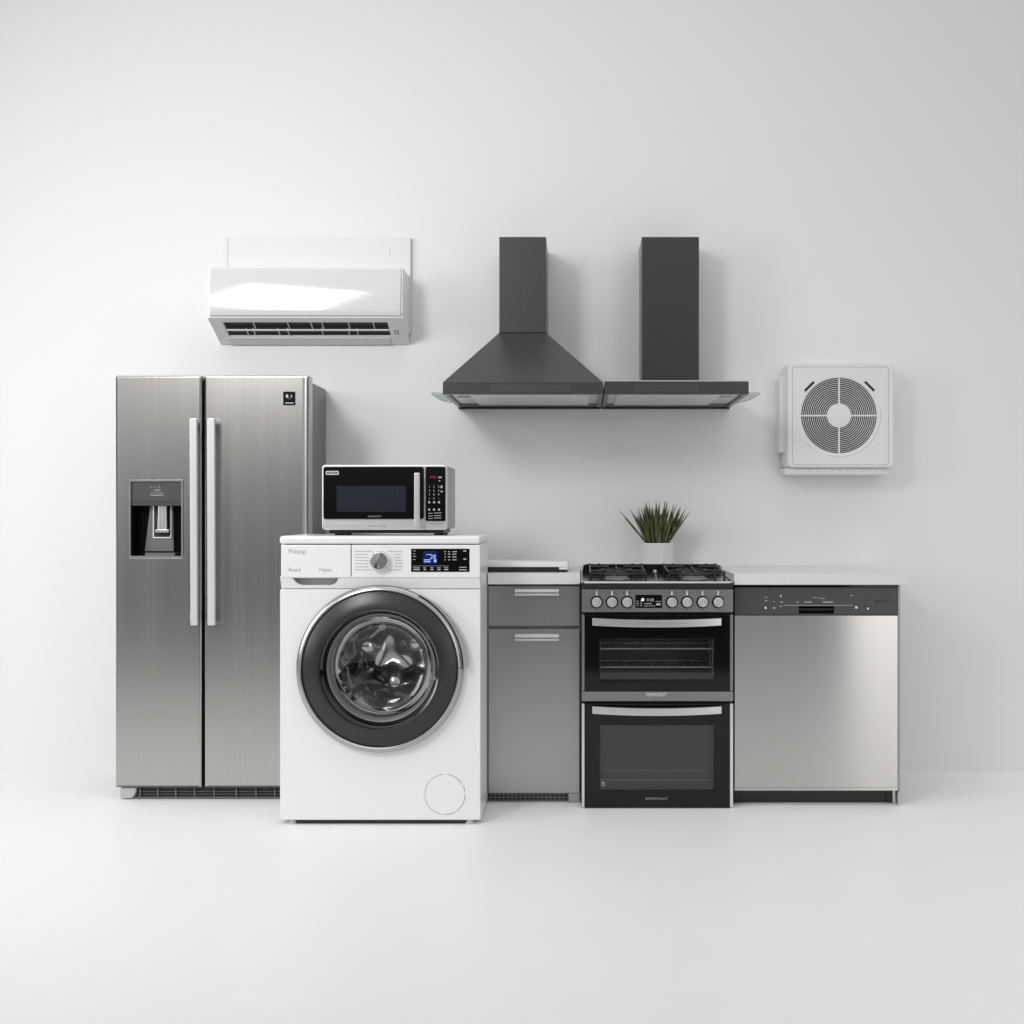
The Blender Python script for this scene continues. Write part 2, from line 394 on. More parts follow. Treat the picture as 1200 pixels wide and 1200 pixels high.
# lid: rounded front corners and edge
b = MB(); b.prism(rrect(X(328, Y), X(563, Y), Z(637.6, Y), zt + .0, .0), 'Y', Y - .010, 4.71, .010, 4); b.build('lid', 'white', wm)
yc = Y - .016
b = MB(); b.plate([prect(329.2, 411.0, 638.6, 677, yc, .003)], yc, .045, .003); dd = b.build('detergent_drawer', 'white', wm)
tx = MB(); tx.text('Pvizop', X(338, yc), Z(646.4, yc), .0250, yc - .0002, 'LEFT'); tx.text('Reed', X(338, yc), Z(667.8, yc), .0215, yc - .0002, 'LEFT'); tx.text('Hayer', X(374, yc), Z(667.8, yc), .0200, yc - .0002, 'LEFT')
tx.build('lettering', 'inkm', dd)
b = MB(); b.plate([prect(411.9, 562.6, 638.6, 677, yc, .003)], yc, .045, .003); cp = b.build('control_panel', 'white', wm)
tx = MB(); rr = random.Random(4)
for q in (646, 649.6, 653.1, 656.8, 660.6, 664.2, 667.9):
    far = abs(q - 657) > 9
    for p0, p1 in ((416, 437 if far else 432.5), (455 if far else 463, 472)):
        x0 = p0
        while x0 < p1 - 1:
            x1 = min(p1, x0 + rr.uniform(3, 7)); marks(tx, [(x0, x1 - .5, q - .5, q + .45)], yc); x0 = x1
tx.build('program_list', 'inkl', cp)
# dial
kc = (X(445.5, yc), Z(656.9, yc)); v = yc / F
k = MB(); k.lathe([(11.6 * v, yc), (11.6 * v, yc - .022), (10.6 * v, yc - .027), (9.8 * v, yc - .028), (0, yc - .028)], kc, n=48); k = k.build('dial', 'silver', wm)
s = MB(); s.prism([(kc[0] + 9.9 * v * math.cos(R(a)), kc[1] + 9.9 * v * math.sin(R(a))) for a in range(-110, 86, 12)], 'Y', yc - .0295, yc - .027); s.build('dial_dark_reflection', 'mgrey', k)  # grey segment painted for the dark reflection on the right half
s = MB(); s.prism([(kc[0] - .5 * v, kc[1] + 1 * v), (kc[0] + 1.5 * v, kc[1] - 8.4 * v), (kc[0] - 1.6 * v, kc[1] - 8.4 * v)], 'Y', yc - .031, yc - .028)
s.build('pointer', 'silver', k)
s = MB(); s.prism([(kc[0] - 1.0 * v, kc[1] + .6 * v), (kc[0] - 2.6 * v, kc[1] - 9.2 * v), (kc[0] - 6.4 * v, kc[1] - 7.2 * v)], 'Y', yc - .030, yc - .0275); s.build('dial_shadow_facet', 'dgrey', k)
# display
b = MB(); b.plate([prect(481.8, 550.2, 643, 670.2, yc, .0015)], yc - .0012, .003, .0004); dp = b.build('display', 'gblack', wm)
yd = yc - .0012
s = MB(); s.pbox(496, 512.4, 645.5, 661, yd - .0006, .0008); s.build('screen', 'blue', dp, smooth=False)
s = MB(); s.text('28', X(507.5, yd), Z(652.6, yd), .022, yd - .0010); marks(s, [(496.6, 504.5, 655.6, 656.6), (496.6, 504.5, 657.8, 658.8), (508.5, 511.4, 655.6, 658.8), (499.5, 505, 649.5, 650.2)], yd, .0011); s.build('readout', 'bluel', dp, smooth=False)
s = MB(); rr = random.Random(8)
for q in (645.5, 649, 652, 655.6): marks(s, [(484, 487.5 - rr.random(), q - .35, q + .35)], yd)
for c, xs in ((0, (520.6, 522.6)), (1, (525, 528)), (2, (530, 535.5))):
    for q in (646.5, 649.4, 652.6, 656): marks(s, [(xs[0] + rr.random() * .6, xs[1] - rr.random() * .8, q - .5, q + .5)], yd)
for q in (645.6, 655.2): marks(s, [(543, 546.3, q - .7, q + .7)], yd)
for p0, p1 in ((484, 492.5), (496, 500), (504, 508.5), (512.2, 517), (520, 526)):
    marks(s, [(p0, p1 - rr.random(), 664.6, 665.2), (p0 + .4, p1 - .6, 666.6, 668)], yd)
marks(s, [(538, 547, 664.4, 665.2), (538, 547, 667.2, 668.2), (484, 526, 663, 663.25)], yd); s.build('symbols', 'inkl', dp, smooth=False)
# door
dn = MB(); dn.lathe([(97.9 * u, Y + .002), (98 * u, Y - .014), (97.2 * u, Y - .024), (95.6 * u, Y - .031), (92.6 * u, Y - .034), (91.2 * u, Y - .030), (90.8 * u, Y - .012)], (dcx, dcz), n=128)
dn = dn.build('door', 'rimst', wm, 'round porthole door')
s = MB(); s.lathe([(90.7 * u, Y - .020), (90.2 * u, Y - .025), (86 * u, Y - .031), (78 * u, Y - .040), (71.5 * u, Y - .045), (70 * u, Y - .043), (69 * u, Y - .036)], (dcx, dcz), n=128); s.build('door_ring', 'ring', dn)
s = MB(); s.lathe([(69.2 * u, Y - .037), (68.4 * u, Y - .034), (66.5 * u, Y - .008), (65 * u, Y + .004), (63.6 * u, Y + .018)], (dcx, dcz), n=128); s.build('inner_lip', 'gblack', dn)
s = MB(); s.lathe([(63.8 * u, Y + .008), (62.0 * u, Y + .010), (60.6 * u, Y + .020), (59.5 * u, Y + .03)], (dcx, dcz), n=128); s.build('inner_ring', 'mgrey', dn)
s = MB(); s.lathe([(62.5 * u, Y + .012), (60.5 * u, Y + .030), (57 * u, Y + .060), (51 * u, Y + .085), (40 * u, Y + .100), (22 * u, Y + .108), (0, Y + .110)], (dcx, dcz), n=96); s.build('glass_bowl', 'bowl', dn, wn=False)
hc_ = MB(); pts = []
for i in range(25):
    a = 62 - 61 * i / 24; pts.append((dcx + (98.2 + 5.6 * math.sin(math.pi * min(1, i / 24 * .62 + .02))) * u * math.cos(R(a)), dcz + (98.2 + 5.6 * math.sin(math.pi * min(1, i / 24 * .62 + .02))) * u * math.sin(R(a))))
for i in range(25):
    a = 1 + 61 * i / 24; pts.append((dcx + 98.4 * u * math.cos(R(a)), dcz + 98.4 * u * math.sin(R(a))))
hc_.prism(pts, 'Y', Y - .034, Y - .006, .0022); hc_.build('door_handle', 'silverh', dn)
s = MB(); s.pbox(538.3, 543.6, 782.6, 783.6, Y - .0338, .004); s.build('handle_seam', 'gap', dn, smooth=False)
# gasket and drum
s = MB(); s.lathe([(88.5 * u, Y + .012), (84 * u, Y + .035), (72 * u, Y + .045), (66 * u, Y + .060), (66 * u, Y + .085), (70 * u, Y + .095)], (dcx, dcz), n=96); s.build('gasket', 'rubber', wm)
dm = MB()
dm.lathe([(69 * u, Y + .092), (72 * u, Y + .098), (76 * u, Y + .11), (76 * u, Y + .315)], (dcx, dcz), n=96)
def lobes(x, z):
    h = 0
    for a, r, w, k in ((-80, .40, .36, .085), (152, .50, .34, .070), (35, .52, .34, .070)):
        h += k * math.exp(-((x - r * math.cos(R(a))) ** 2 + (z - r * math.sin(R(a))) ** 2) / (w * w))
    return h
bk = bmesh.new(); nr, na = 40, 120; rows = []
for i in range(nr + 1):
    r = i / nr
    rows.append([bk.verts.new((dcx + 76 * u * r * math.cos(t), Y + .290 - lobes(r * math.cos(t), r * math.sin(t)) * min(1, (1 - r) * 5), dcz + 76 * u * r * math.sin(t)))
                 for t in [2 * math.pi * k / na for k in range(na)]])
for a_, b_ in zip(rows, rows[1:]):
    for k in range(na): bk.faces.new((a_[k], b_[k], b_[(k + 1) % na], a_[(k + 1) % na]))
bmesh.ops.remove_doubles(bk, verts=bk.verts[:], dist=1e-5)
dm.merge(bk); dm = dm.build('drum', 'drum', wm, wn=False, ang=60)
def lifter(ang):
    b = bmesh.new(); rows = []
    for j in range(11):
        yy = Y + .118 + .185 * j / 10; sc = math.sin(math.pi * (.12 + .80 * j / 10)) ** .5; row = []
        for i in range(17):
            q = -1 + 2 * i / 16; wd = 20 * u * q; ht = 17 * u * sc * (math.cos(q * math.pi / 2) ** 1.35)
            rad = math.sqrt(max(0, (75.5 * u) ** 2 - wd ** 2)) - ht; tx_ = wd
            a = R(ang); row.append(b.verts.new((dcx + rad * math.cos(a) - tx_ * math.sin(a), yy, dcz + rad * math.sin(a) + tx_ * math.cos(a))))
        rows.append(row)
    for p, q in zip(rows, rows[1:]):
        for i in range(16): b.faces.new((p[i], p[i + 1], q[i + 1], q[i]))
    b.faces.new(rows[0][::-1]); bmesh.ops.recalc_face_normals(b, faces=b.faces[:])
    m_ = MB(); m_.merge(b); return m_
for a in (-30, 90, 212): lifter(a).build('lifter', 'drum', dm, wn=False, ang=70)
# filter cover and feet
cx, cz = X(521.5, Y), Z(931, Y)
s = MB(); s.lathe([(23.2 * u, Y + .001), (23.2 * u, Y - .0012), (22.6 * u, Y - .0018), (0, Y - .0018)], (cx, cz), n=64); fc = s.build('filter_cover', 'white', wm)
s = MB()
for a0, a1 in ((95, 262), (268, 300), (306, 358), (10, 26), (34, 84)):
    s.tube([(cx + 23.5 * u * math.cos(R(a0 + (a1 - a0) * i / 16)), Y - .0004, cz + 23.5 * u * math.sin(R(a0 + (a1 - a0) * i / 16))) for i in range(17)], .0010, 6)
s.build('seam', 'ink', fc)
s = MB(); s.lathe([(0, 0), (5.6 * u, 0), (5.6 * u, .006), (4.6 * u, .008), (4.6 * u, zb + .004)], (X(342, Y), Y + .020), 'Z', 24); ft = s.build('foot', 'lgrey', wm)
copies(ft, [(X(550, Y) - X(342, Y), 0, 0), (0, .28, 0), (X(550, Y) - X(342, Y), .28, 0)])

# ------------------------------------------------------------------ microwave on the washer
Y = 4.415; u = Y / F; zw = zt
mw = thing('microwave', 'black and silver microwave oven standing on top of the white washing machine', 'microwave', (X(452, Y), 4.55, zw))
b = MB(); b.box(X(378, Y), X(524.6, Y), Y + .016, 4.685, Z(620, Y), Z(546, Y), .006); b.build('casing', 'lside', mw)
b = MB(); b.plate([prect(377, 524, 544.6, 621, Y, .013)], Y + .002, .018, .004); b.build('front_frame', 'mwfront', mw)
b = MB(); b.plate([prect(379.2, 496.8, 547, 608.2, Y, .009)], Y - .004, .008, .0015); md = b.build('door', 'gblack', mw)
s = MB(); s.pbox(394.5, 475.5, 569.2, 600.0, Y - .0048, .0012); s.build('window', 'mwwin', md, smooth=False)
s = MB(); s.plate([prect(382.2, 397.2, 552, 556.4, Y, .004), prect(383.4, 396, 552.8, 555.6, Y, .002)], Y - .0052, .0016, .0003); s.text('GORAIC', X(389.7, Y), Z(554.2, Y), .0088, Y - .0046); s.build('badge', 'inkw', md)
s = MB(); s.text('A R D I N T', X(439, Y), Z(605.2, Y), .0085, Y - .0044, stretch=1.15); s.build('lettering', 'inkl', md)
s = MB(); s.pbox(485.2, 491.8, 554, 616.5, Y - .042, .014, .003); s.pbox(485.8, 488.4, 557, 561, Y - .030, .03); s.pbox(485.8, 488.4, 601, 605, Y - .030, .03); s.build('handle', 'mwfront', md)
b = MB(); b.plate([prect(498.8, 522, 547, 610.6, Y, .005)], Y - .003, .007, .0012); kp = b.build('keypad', 'gblack', mw)
s = MB(); s.text('88:88', X(507.5, Y), Z(559.2, Y), .0105, Y - .0034); s.build('clock', 'red', kp)
s = MB(); rr = random.Random(3)
marks(s, [(513.5, 517.5, 558.6, 560.2), (514, 516, 563, 564)], Y - .003)
for r_, row in enumerate(('1 2 3', '4 5 6', '7 8 9', '+ 0 -')):
    for c_, ch in enumerate(row.split()): s.text(ch, X((503.4, 508.6, 514.2)[c_], Y), Z(570.5 + 4.6 * r_, Y), .0115, Y - .0034)
for c_ in (503.2, 508.8, 514.6):
    for q in (588.6, 597.2): s.lathe([(1.35 * u, Y - .003), (1.35 * u, Y - .0042), (0, Y - .0042)], (X(c_, Y), Z(q, Y)), n=20)
for q in (601.6, 604.8, 607.6): marks(s, [(502, 507, q - .35, q + .35), (508.5, 518 - rr.random() * 2, q - .9, q - .2)], Y - .003)
marks(s, [(516.3, 518.4, 569, 572), (516.5, 518.6, 575, 577)], Y - .003)
s.build('buttons', 'inkl', kp, smooth=False)
s = MB(); s.text('D-AMDINAN', X(510.5, Y), Z(613.6, Y), .0095, Y + .0016); marks(s, [(383, 388, 612.6, 612.9), (431, 447, 616.4, 616.9), (448, 452, 616.6, 617.4)], Y + .002); s.build('lettering', 'ink', mw)
s = MB(); s.pbox(496.9, 497.9, 547, 620.5, Y - .001, .004); s.build('door_seam', 'lgrey', mw, smooth=False)
s = MB(); s.box(X(384, Y), X(519, Y), Y + .03, 4.66, zw + .008, Z(620.2, Y)); s.build('base_plate', 'black', mw, smooth=False)
s = MB(); s.lathe([(0, zw + .0005), (.016, zw + .0005), (.018, zw + .010), (.014, zw + .014)], (X(394, Y), Y + .055), 'Z', 20); ft = s.build('foot', 'black', mw)
copies(ft, [(X(512, Y) - X(394, Y), 0, 0), (0, .16, 0), (X(512, Y) - X(394, Y), .16, 0)])

# ------------------------------------------------------------------ worktop
ZT, ZB = .9139, .871
ct = MB(); ct.plate([[(-.3655, 4.65), (-.0008, 4.65), (-.0008, 4.975), (.6045, 4.975), (.6045, 4.612), (X(1064, 4.612), 4.612), (X(1064, 4.612), 5.237), (-.412, 5.237), (-.412, 4.712), (-.3655, 4.712)]], ZT, ZT - ZB, .0015, 'XY')
for v in ct.bm.verts: v.co -= Vector((.45, 5.1, ZB))
ct = ct.build('worktop', 'top'); ct.location = (.45, 5.1, ZB)
tag(ct, 'white worktop running over the grey drawer unit, behind the cooker and over the dishwasher', 'worktop')
bo = thing('serving_board', 'thin white board on a dark base lying on the worktop left of the cooker', 'board', (-.2, 4.86, ZT))
yb = 4.74
s = MB(); s.box(-.405, X(655, yb), yb + .004, yb + .22, ZT + .0005, Z(664.8, yb)); s.box(X(654, yb), X(665.5, yb), yb + .004, yb + .20, Z(668.4, yb), Z(667.6, yb)); s.build('base', 'black', bo, smooth=False)
s = MB(); s.box(-.408, X(665.5, yb), yb, yb + .23, Z(664.6, yb), Z(658.6, yb), .003); s.box(X(655.2, yb), X(665.4, yb), yb + .003, yb + .2, Z(667.4, yb), Z(664.7, yb)); s.build('slab', 'whitem', bo)

# ------------------------------------------------------------------ drawer unit
Y = 4.672
cb = thing('drawer_unit', 'narrow grey steel base unit with one drawer and one door, between washing machine and cooker', 'base cabinet', (X(625, Y), 4.95, 0))
s = MB(); s.box(-.3655, -.3625, Y + .004, 5.2, .05, .8695); s.box(-.003, -.0006, Y + .004, 5.2, .0, .8695); s.box(-.3625, -.003, Y + .022, 5.2, .05, .8695); s.build('carcass', 'side', cb, smooth=False)
x0, x1 = X(572.4, Y), X(679.0, Y)
s = MB(); s.box(x0, x1, Y, Y + .019, Z(733, Y), Z(687, Y), .0015); dw = s.build('drawer', 'cabst', cb)
s = MB(); s.box(x0, x1, Y, Y + .019, Z(929.5, Y), Z(737.4, Y), .0015); do = s.build('door', 'cabst', cb)
for par, q in ((dw, 689.4), (do, 742.2)):
    h = MB(); h.prism([(Y - .001, Z(q, Y)), (Y - .016, Z(q + 1, Y)), (Y - .018, Z(q + 4.4, Y)), (Y - .004, Z(q + 4.9, Y)), (Y - .004, Z(q + 5.7, Y)), (Y - .020, Z(q + 5.9, Y)), (Y - .021, Z(q + 8.4, Y)), (Y - .001, Z(q + 8.8, Y))], 'X', X(603.5, Y), X(655, Y), .0008)
    h.build('handle', 'silverh', par)
s = MB(); s.box(-.3625, X(666, Y), Y + .028, Y + .04, .0, Z(930, Y)); kp = s.build('plinth', 'black', cb, smooth=False)
s = MB(); s.box(X(666.3, Y), -.004, Y + .004, Y + .02, .0, Z(930.2, Y)); s.build('plinth_end', 'cabst', cb, smooth=False)
s = MB()
for q in (930.6, 934.2, 937.8, 941.2): s.pbox(569, 666, q - .35, q + .35, Y + .022, .004)
for i in range(20): s.pbox(570 + i * 5.03 - .3, 570 + i * 5.03 + .3, 930.4, 941.6, Y + .0225, .004)
s.build('grille', 'side', kp, smooth=False)

# ------------------------------------------------------------------ cooker
Y = 4.591; u = Y / F
ck = thing('cooker', 'black and grey freestanding gas cooker with double oven and seven knobs', 'cooker', (X(770, Y), 4.9, 0))
x0, x1 = X(681.4, Y), X(859.4, Y); zr = Z(681, Y)
s = MB(); s.box(x0, x0 + .008, Y + .03, 5.2, .0, .868); s.box(x1 - .008, x1, Y + .03, 5.2, .0, .868); s.box(x0 + .008, x1 - .008, Y + .30, 5.2, .0, .868)
s.box(x0 + .008, x1 - .008, Y + .03, Y + .30, Z(720, Y), .868); s.box(x0 + .008, x1 - .008, Y + .03, Y + .30, Z(826, Y), Z(811, Y)); s.box(x0 + .008, x1 - .008, Y + .03, Y + .30, .0, .02)
s.build('body', 'black', ck, smooth=False)
# hob
yb = 4.958; zdk = zr - .006
s = MB(); s.box(x0 + .004, x1 - .004, Y + .006, yb, .8685, zdk, .003)
for v_ in s.bm.verts:
    if v_.co.z > .872: v_.co.z += .06 * max(0, v_.co.y - Y - .01)
s.build('hob', 'enamel', ck)
s = MB(); s.prism(rrect(x0 + .004, x1 - .004, .872, Z(661, yb) , .0)[:2] + [(x1 - .004, Z(666, yb)), (x1 - .012, Z(662.2, yb)), (x1 - .026, Z(661, yb)), (x0 + .022, Z(661, yb)), (x0 + .010, Z(662.2, yb)), (x0 + .004, Z(666, yb))], 'Y', yb + .001, yb + .012, .0015); s.build('splash_rail', 'enamel', ck)
rim = MB(); zq = zr - .004
path = [(x0 + .006, yb, Z(664, yb)), (x0 + .002, yb - .03, Z(669, yb - .03)), (x0 + .001, yb - .10, zq + .014), (x0 + .001, Y + .06, zq + .004), (x0 + .002, Y + .014, zq), (x0 + .012, Y + .003, zq - .001), (x1 - .012, Y + .003, zq - .001), (x1 - .002, Y + .014, zq), (x1 - .001, Y + .06, zq + .004), (x1 - .001, yb - .10, zq + .014), (x1 - .002, yb - .03, Z(669, yb - .03)), (x1 - .006, yb, Z(664, yb))]
rim.tube(path, .0046, 8); rim.build('hob_rim', 'silverh', ck)
def slope(m_):
    for v_ in m_.bm.verts: v_.co.z += .06 * max(0, v_.co.y - Y - .01)
def grate(p0, p1):
    g = MB(); a, c = X(p0, Y), X(p1, Y); y0, y1 = Y + .035, yb - .02; z = zdk + .034; r = .0036; mx, my = (a + c) / 2, (y0 + y1) / 2
    g.tube([(a, y0, z), (c, y0, z), (c, y1, z), (a, y1, z)], r, 6, closed=True)
    for yy in ((y0 + my) / 2, (my + y1) / 2):
        g.tube([(a, yy, z), (mx - .03, yy, z + .002)], r, 6); g.tube([(c, yy, z), (mx + .03, yy, z + .002)], r, 6)
        g.tube([(mx, yy - .065, z), (mx, yy - .028, z + .002)], r, 6); g.tube([(mx, yy + .065, z), (mx, yy + .028, z + .002)], r, 6)
        ring = [(mx + .062 * math.cos(t), yy + .052 * math.sin(t), z - .012) for t in [2 * math.pi * k / 28 for k in range(28)]]
        g.tube(ring, .0034, 6, closed=True)
    for px_ in (a, mx - .07, mx + .07, c):
        for yy in (y0, y1): g.tube([(px_, yy, zdk - .001), (px_, yy, z + .006)], .0046, 6)
    slope(g)
    return g.build('pan_support', 'iron', ck)
grate(692, 757); grate(785, 850)
bn = MB(); yc0 = Y + .035 + (yb - .02 - Y - .035) * .25; mx = (X(692, Y) + X(757, Y)) / 2
bn.lathe([(.050, zdk - .001), (.050, zdk + .006), (.040, zdk + .008), (.038, zdk + .016), (.034, zdk + .017)], (mx, yc0), 'Z', 36); bn = bn.build('burner', 'lside', ck)
s = MB(); s.lathe([(.034, zdk + .0165), (.036, zdk + .018), (.035, zdk + .023), (0, zdk + .024)], (mx, yc0), 'Z', 36); s.build('burner_cap', 'enamel', bn)
dy = (yb - .02 - Y - .035) * .5; dzb = .06 * dy; bn.location.z += .06 * (yc0 - Y - .01); dx = X(785, Y) - X(692, Y)
copies(bn, [(dx, 0, 0), (0, dy, dzb), (dx, dy, dzb)])
s = MB(); s.tube([(X(771.5, Y), Y + .10, zdk), (X(769.5, Y), Y + .10, zdk + .036)], .0035, 8); s.lathe([(.0, zdk + .046), (.008, zdk + .044), (.009, zdk + .036), (.006, zdk + .03)], (X(769.5, Y), Y + .10), 'Z', 16); s.build('flame_guard', 'silverh', ck)
# fascia
s = MB(); s.box(x0, x1, Y + .004, Y + .03, Z(690.4, Y), Z(683.4, Y), .001); s.build('vent_strip', 'iron', ck)
s = MB(); s.box(x0 + .001, x1 - .001, Y - .003, Y + .03, Z(717.4, Y), Z(690.8, Y), .003); fa = s.build('control_panel', 'cookst', ck)
yk = Y - .003
kn = MB(); kc = (X(699.2, yk), Z(705.6, yk))
kn.lathe([(7.3 * u, yk), (7.3 * u, yk - .003), (7.0 * u, yk - .004), (5.6 * u, yk - .004)], kc, n=40); kn = kn.build('knob', 'gblack', ck)
s = MB(); s.lathe([(5.9 * u, yk - .003), (5.6 * u, yk - .020), (5.0 * u, yk - .022), (0, yk - .0225)], kc, n=40); s.build('cap', 'cap', kn)
s = MB(); s.prism([(kc[0] - 1.5 * u, kc[1] - 5 * u), (kc[0] + 1.5 * u, kc[1] - 5 * u), (kc[0] + 1.2 * u, kc[1] + 5.3 * u), (kc[0] - 1.2 * u, kc[1] + 5.3 * u)], 'Y', yk - .029, yk - .021, .0015); s.build('grip', 'cap', kn)
s = MB(); s.prism([(kc[0] - .9 * u, kc[1] + 8 * u), (kc[0] + .9 * u, kc[1] + 8 * u), (kc[0] + .45 * u, kc[1] + 13.2 * u), (kc[0] - .45 * u, kc[1] + 13.2 * u)], 'Y', yk - .0008, yk + .0004); s.build('index_mark', 'inkw', kn, smooth=False)
copies(kn, [(X(p_, yk) - kc[0], 0, 0) for p_ in (717.1, 734.9, 787.4, 805, 823.3, 841.6)])
s = MB(); s.plate([prect(744.6, 775.8, 697, 712.4, yk, .002)], yk - .0012, .002, .0003); ck_ = s.build('timer', 'gblack', ck)
s = MB(); rr = random.Random(21); s.text('0:08', X(762, yk), Z(703.2, yk), .017, yk - .0016)
for q in (704.4, 706.8, 709.4): marks(s, [(746, 748 + rr.random(), q - .4, q + .4), (750.5, 752.4, q - .5, q + .5)], yk - .0012)
for p_ in (755, 757.5, 760.4, 763, 766): marks(s, [(p_, p_ + 1.3, 709.4, 710.6)], yk - .0012)
marks(s, [(768, 775, 704.6, 705.2), (769, 774, 707, 709.4), (755, 764, 707, 707.8)], yk - .0012); s.build('symbols', 'inkl', ck_, smooth=False)
s = MB(); s.lathe([(1.7 * u, yk - .001), (1.7 * u, yk - .003), (0, yk - .0032)], (X(753.2, yk), Z(702.6, yk)), n=20); s.build('lamp', 'led', ck_)
s = MB()
for p_ in (699.2, 717.1, 734.9, 787.4, 805, 823.3, 841.6): marks(s, [(p_ - 4.8, p_ - 3.4, 694, 694.6), (p_ + 3.4, p_ + 4.8, 694, 694.6), (p_ - .6, p_ + .6, 714.2, 715)], yk)
marks(s, [(684.5, 695, 712.2, 712.6)], yk); s.build('scale_marks', 'inkd', fa, smooth=False)
# upper oven
def oven(q0, q1, w0, w1, h0, name, label, gl, side, lit):
    d = MB(); d.plate([prect(685.2 if side else 684.6, 855.2, q0, q1, Y, .002), prect(703, 837, w0, w1, Y, .003)], Y - .004, .024, .0015)
    d = d.build('oven_door', 'gblack', ck, label)
    for e0, e1 in ((681.8, 684.9), (855.5, 859.1)):
        t_ = MB(); t_.pbox(e0, e1, q0, q1, Y - .003, .024, .001); t_.build('side_trim', side, d)
    g_ = MB(); g_.box(X(703, Y), X(837, Y), Y + .004, Y + .008, Z(w1, Y), Z(w0, Y)); g_.build('window', gl, d, smooth=False)
    h_ = MB(); n = 20; top, bot = [], []
    for i in range(n + 1):
        x = X(694 + 152 * i / n, Y - .045); sag = 1.6 * (1 - (2 * i / n - 1) ** 2)
        top.append((x, Z(h0 + sag, Y - .045))); bot.append((x, Z(h0 + 8.6 + sag * 1.1, Y - .045)))
    bb = bmesh.new(); V = []
    for i in range(n + 1):
        yo = Y - .036 - .016 * (1 - (2 * i / n - 1) ** 2)
        V.append([bb.verts.new((top[i][0], yo, top[i][1])), bb.verts.new((bot[i][0], yo, bot[i][1])), bb.verts.new((bot[i][0], yo + .014, bot[i][1])), bb.verts.new((top[i][0], yo + .014, top[i][1]))])
    for a_, b_ in zip(V, V[1:]):
        for k in range(4): bb.faces.new((a_[k], a_[(k + 1) % 4], b_[(k + 1) % 4], b_[k]))
    bb.faces.new(V[0]); bb.faces.new(V[-1][::-1]); bmesh.ops.recalc_face_normals(bb, faces=bb.faces[:])
    bmesh.ops.bevel(bb, geom=[e for e in bb.edges if e.calc_face_angle(0) > .5], offset=.002, segments=2, affect='EDGES', profile=.5)
    h_.merge(bb)
    for p_ in (697, 838): h_.pbox(p_, p_ + 6, h0 + 2, h0 + 7, Y - .026, .03)
    h_.build('handle', 'silverh', d)
    return d
du = oven(720.4, 809.6, 748.6, 796.6, 724.8, 'upper', 'upper oven door', 'oven', 'cookst', .3)
dl_ = oven(824.6, 946.2, 849.5, 926.6, 828.4, 'lower', 'lower taller oven door', 'ovenl', 'silver', .3)
s = MB(); s.box(x0 + .001, x1 - .001, Y - .004, Y + .03, Z(821.6, Y), Z(810.2, Y), .002); st = s.build('name_strip', 'cookst', ck)
s = MB(); s.text('FISHUNT', X(769, Y), Z(813.9, Y), .0205, Y - .0044); s.build('lettering', 'inkw', st)
s = MB(); s.text('BROMPHAUST', X(769.5, Y), Z(935.7, Y), .0125, Y - .0044, stretch=1.1); s.build('lettering', 'inkm', dl_)
# upper cavity with racks
cv = MB(); ya, yz = Y + .031, Y + .27
cx0, cx1, cz0, cz1 = X(701, Y), X(839, Y), Z(800, Y), Z(745, Y)
cv.box(cx0, cx1, yz, yz + .004, cz0, cz1); cv.box(cx0 - .004, cx0, ya, yz, cz0, cz1); cv.box(cx1, cx1 + .004, ya, yz, cz0, cz1); cv.box(cx0, cx1, ya, yz, cz0 - .004, cz0); cv.box(cx0, cx1, ya, yz, cz1, cz1 + .004)
cv = cv.build('oven_cavity', 'cavity', ck, smooth=False)
def rack(q, mat_, n=14):
    r_ = MB(); z = Z(q, Y); r_.tube([(cx0 + .006, Y + .045, z), (cx1 - .006, Y + .045, z)], .0030, 6); r_.tube([(cx0 + .006, yz - .02, z), (cx1 - .006, yz - .02, z)], .0022, 6)
    for i in range(n): xx = cx0 + .012 + (cx1 - cx0 - .024) * i / (n - 1); r_.tube([(xx, Y + .045, z), (xx, yz - .02, z)], .0013, 5)
    return r_.build('shelf', mat_, cv)
rack(761.8, 'wire'); rack(783.6, 'wire')
for xx in (cx0 + .006, cx1 - .006):
    s = MB()
    for q in (753.5, 760, 772, 781): s.tube([(xx, Y + .05, Z(q, Y)), (xx, yz - .01, Z(q, Y))], .0028, 6)
    for yy in (Y + .06, Y + .16): s.tube([(xx, yy, Z(750, Y)), (xx, yy, Z(794, Y))], .0028, 6)
    s.build('shelf_rail', 'wire', cv)
s = MB(); s.tube([(cx0 + .05 + .014 * i, yz - .06 - .02 * math.sin(i * .35), Z(752.6, Y) - .003 * math.sin(i / 8 * math.pi)) for i in range(9)], .006, 8); s.build('heating_element', 'wire', cv)  # element thick and white, painting the bright curved highlight here
s = MB(); s.box(X(701, Y), X(839, Y), Y + .034, Y + .038, Z(930, Y), Z(846, Y)); lc = s.build('inner_pane', 'cavl', dl_, smooth=False)  # opaque grey pane; its tone stands in for the inner glass reflection
s = MB(); marks(s, [(708, 828, 903, 903.6)], Y + .034, .002); marks(s, [(704, 834, 913.6, 914.2)], Y + .034, .002); s.build('shelf_line', 'inkw', dl_, smooth=False)
s = MB(); s.text('TI', X(706.6, Y), Z(919.6, Y), .024, Y + .0036, stretch=.7); s.build('window_mark', 'inkw', dl_)

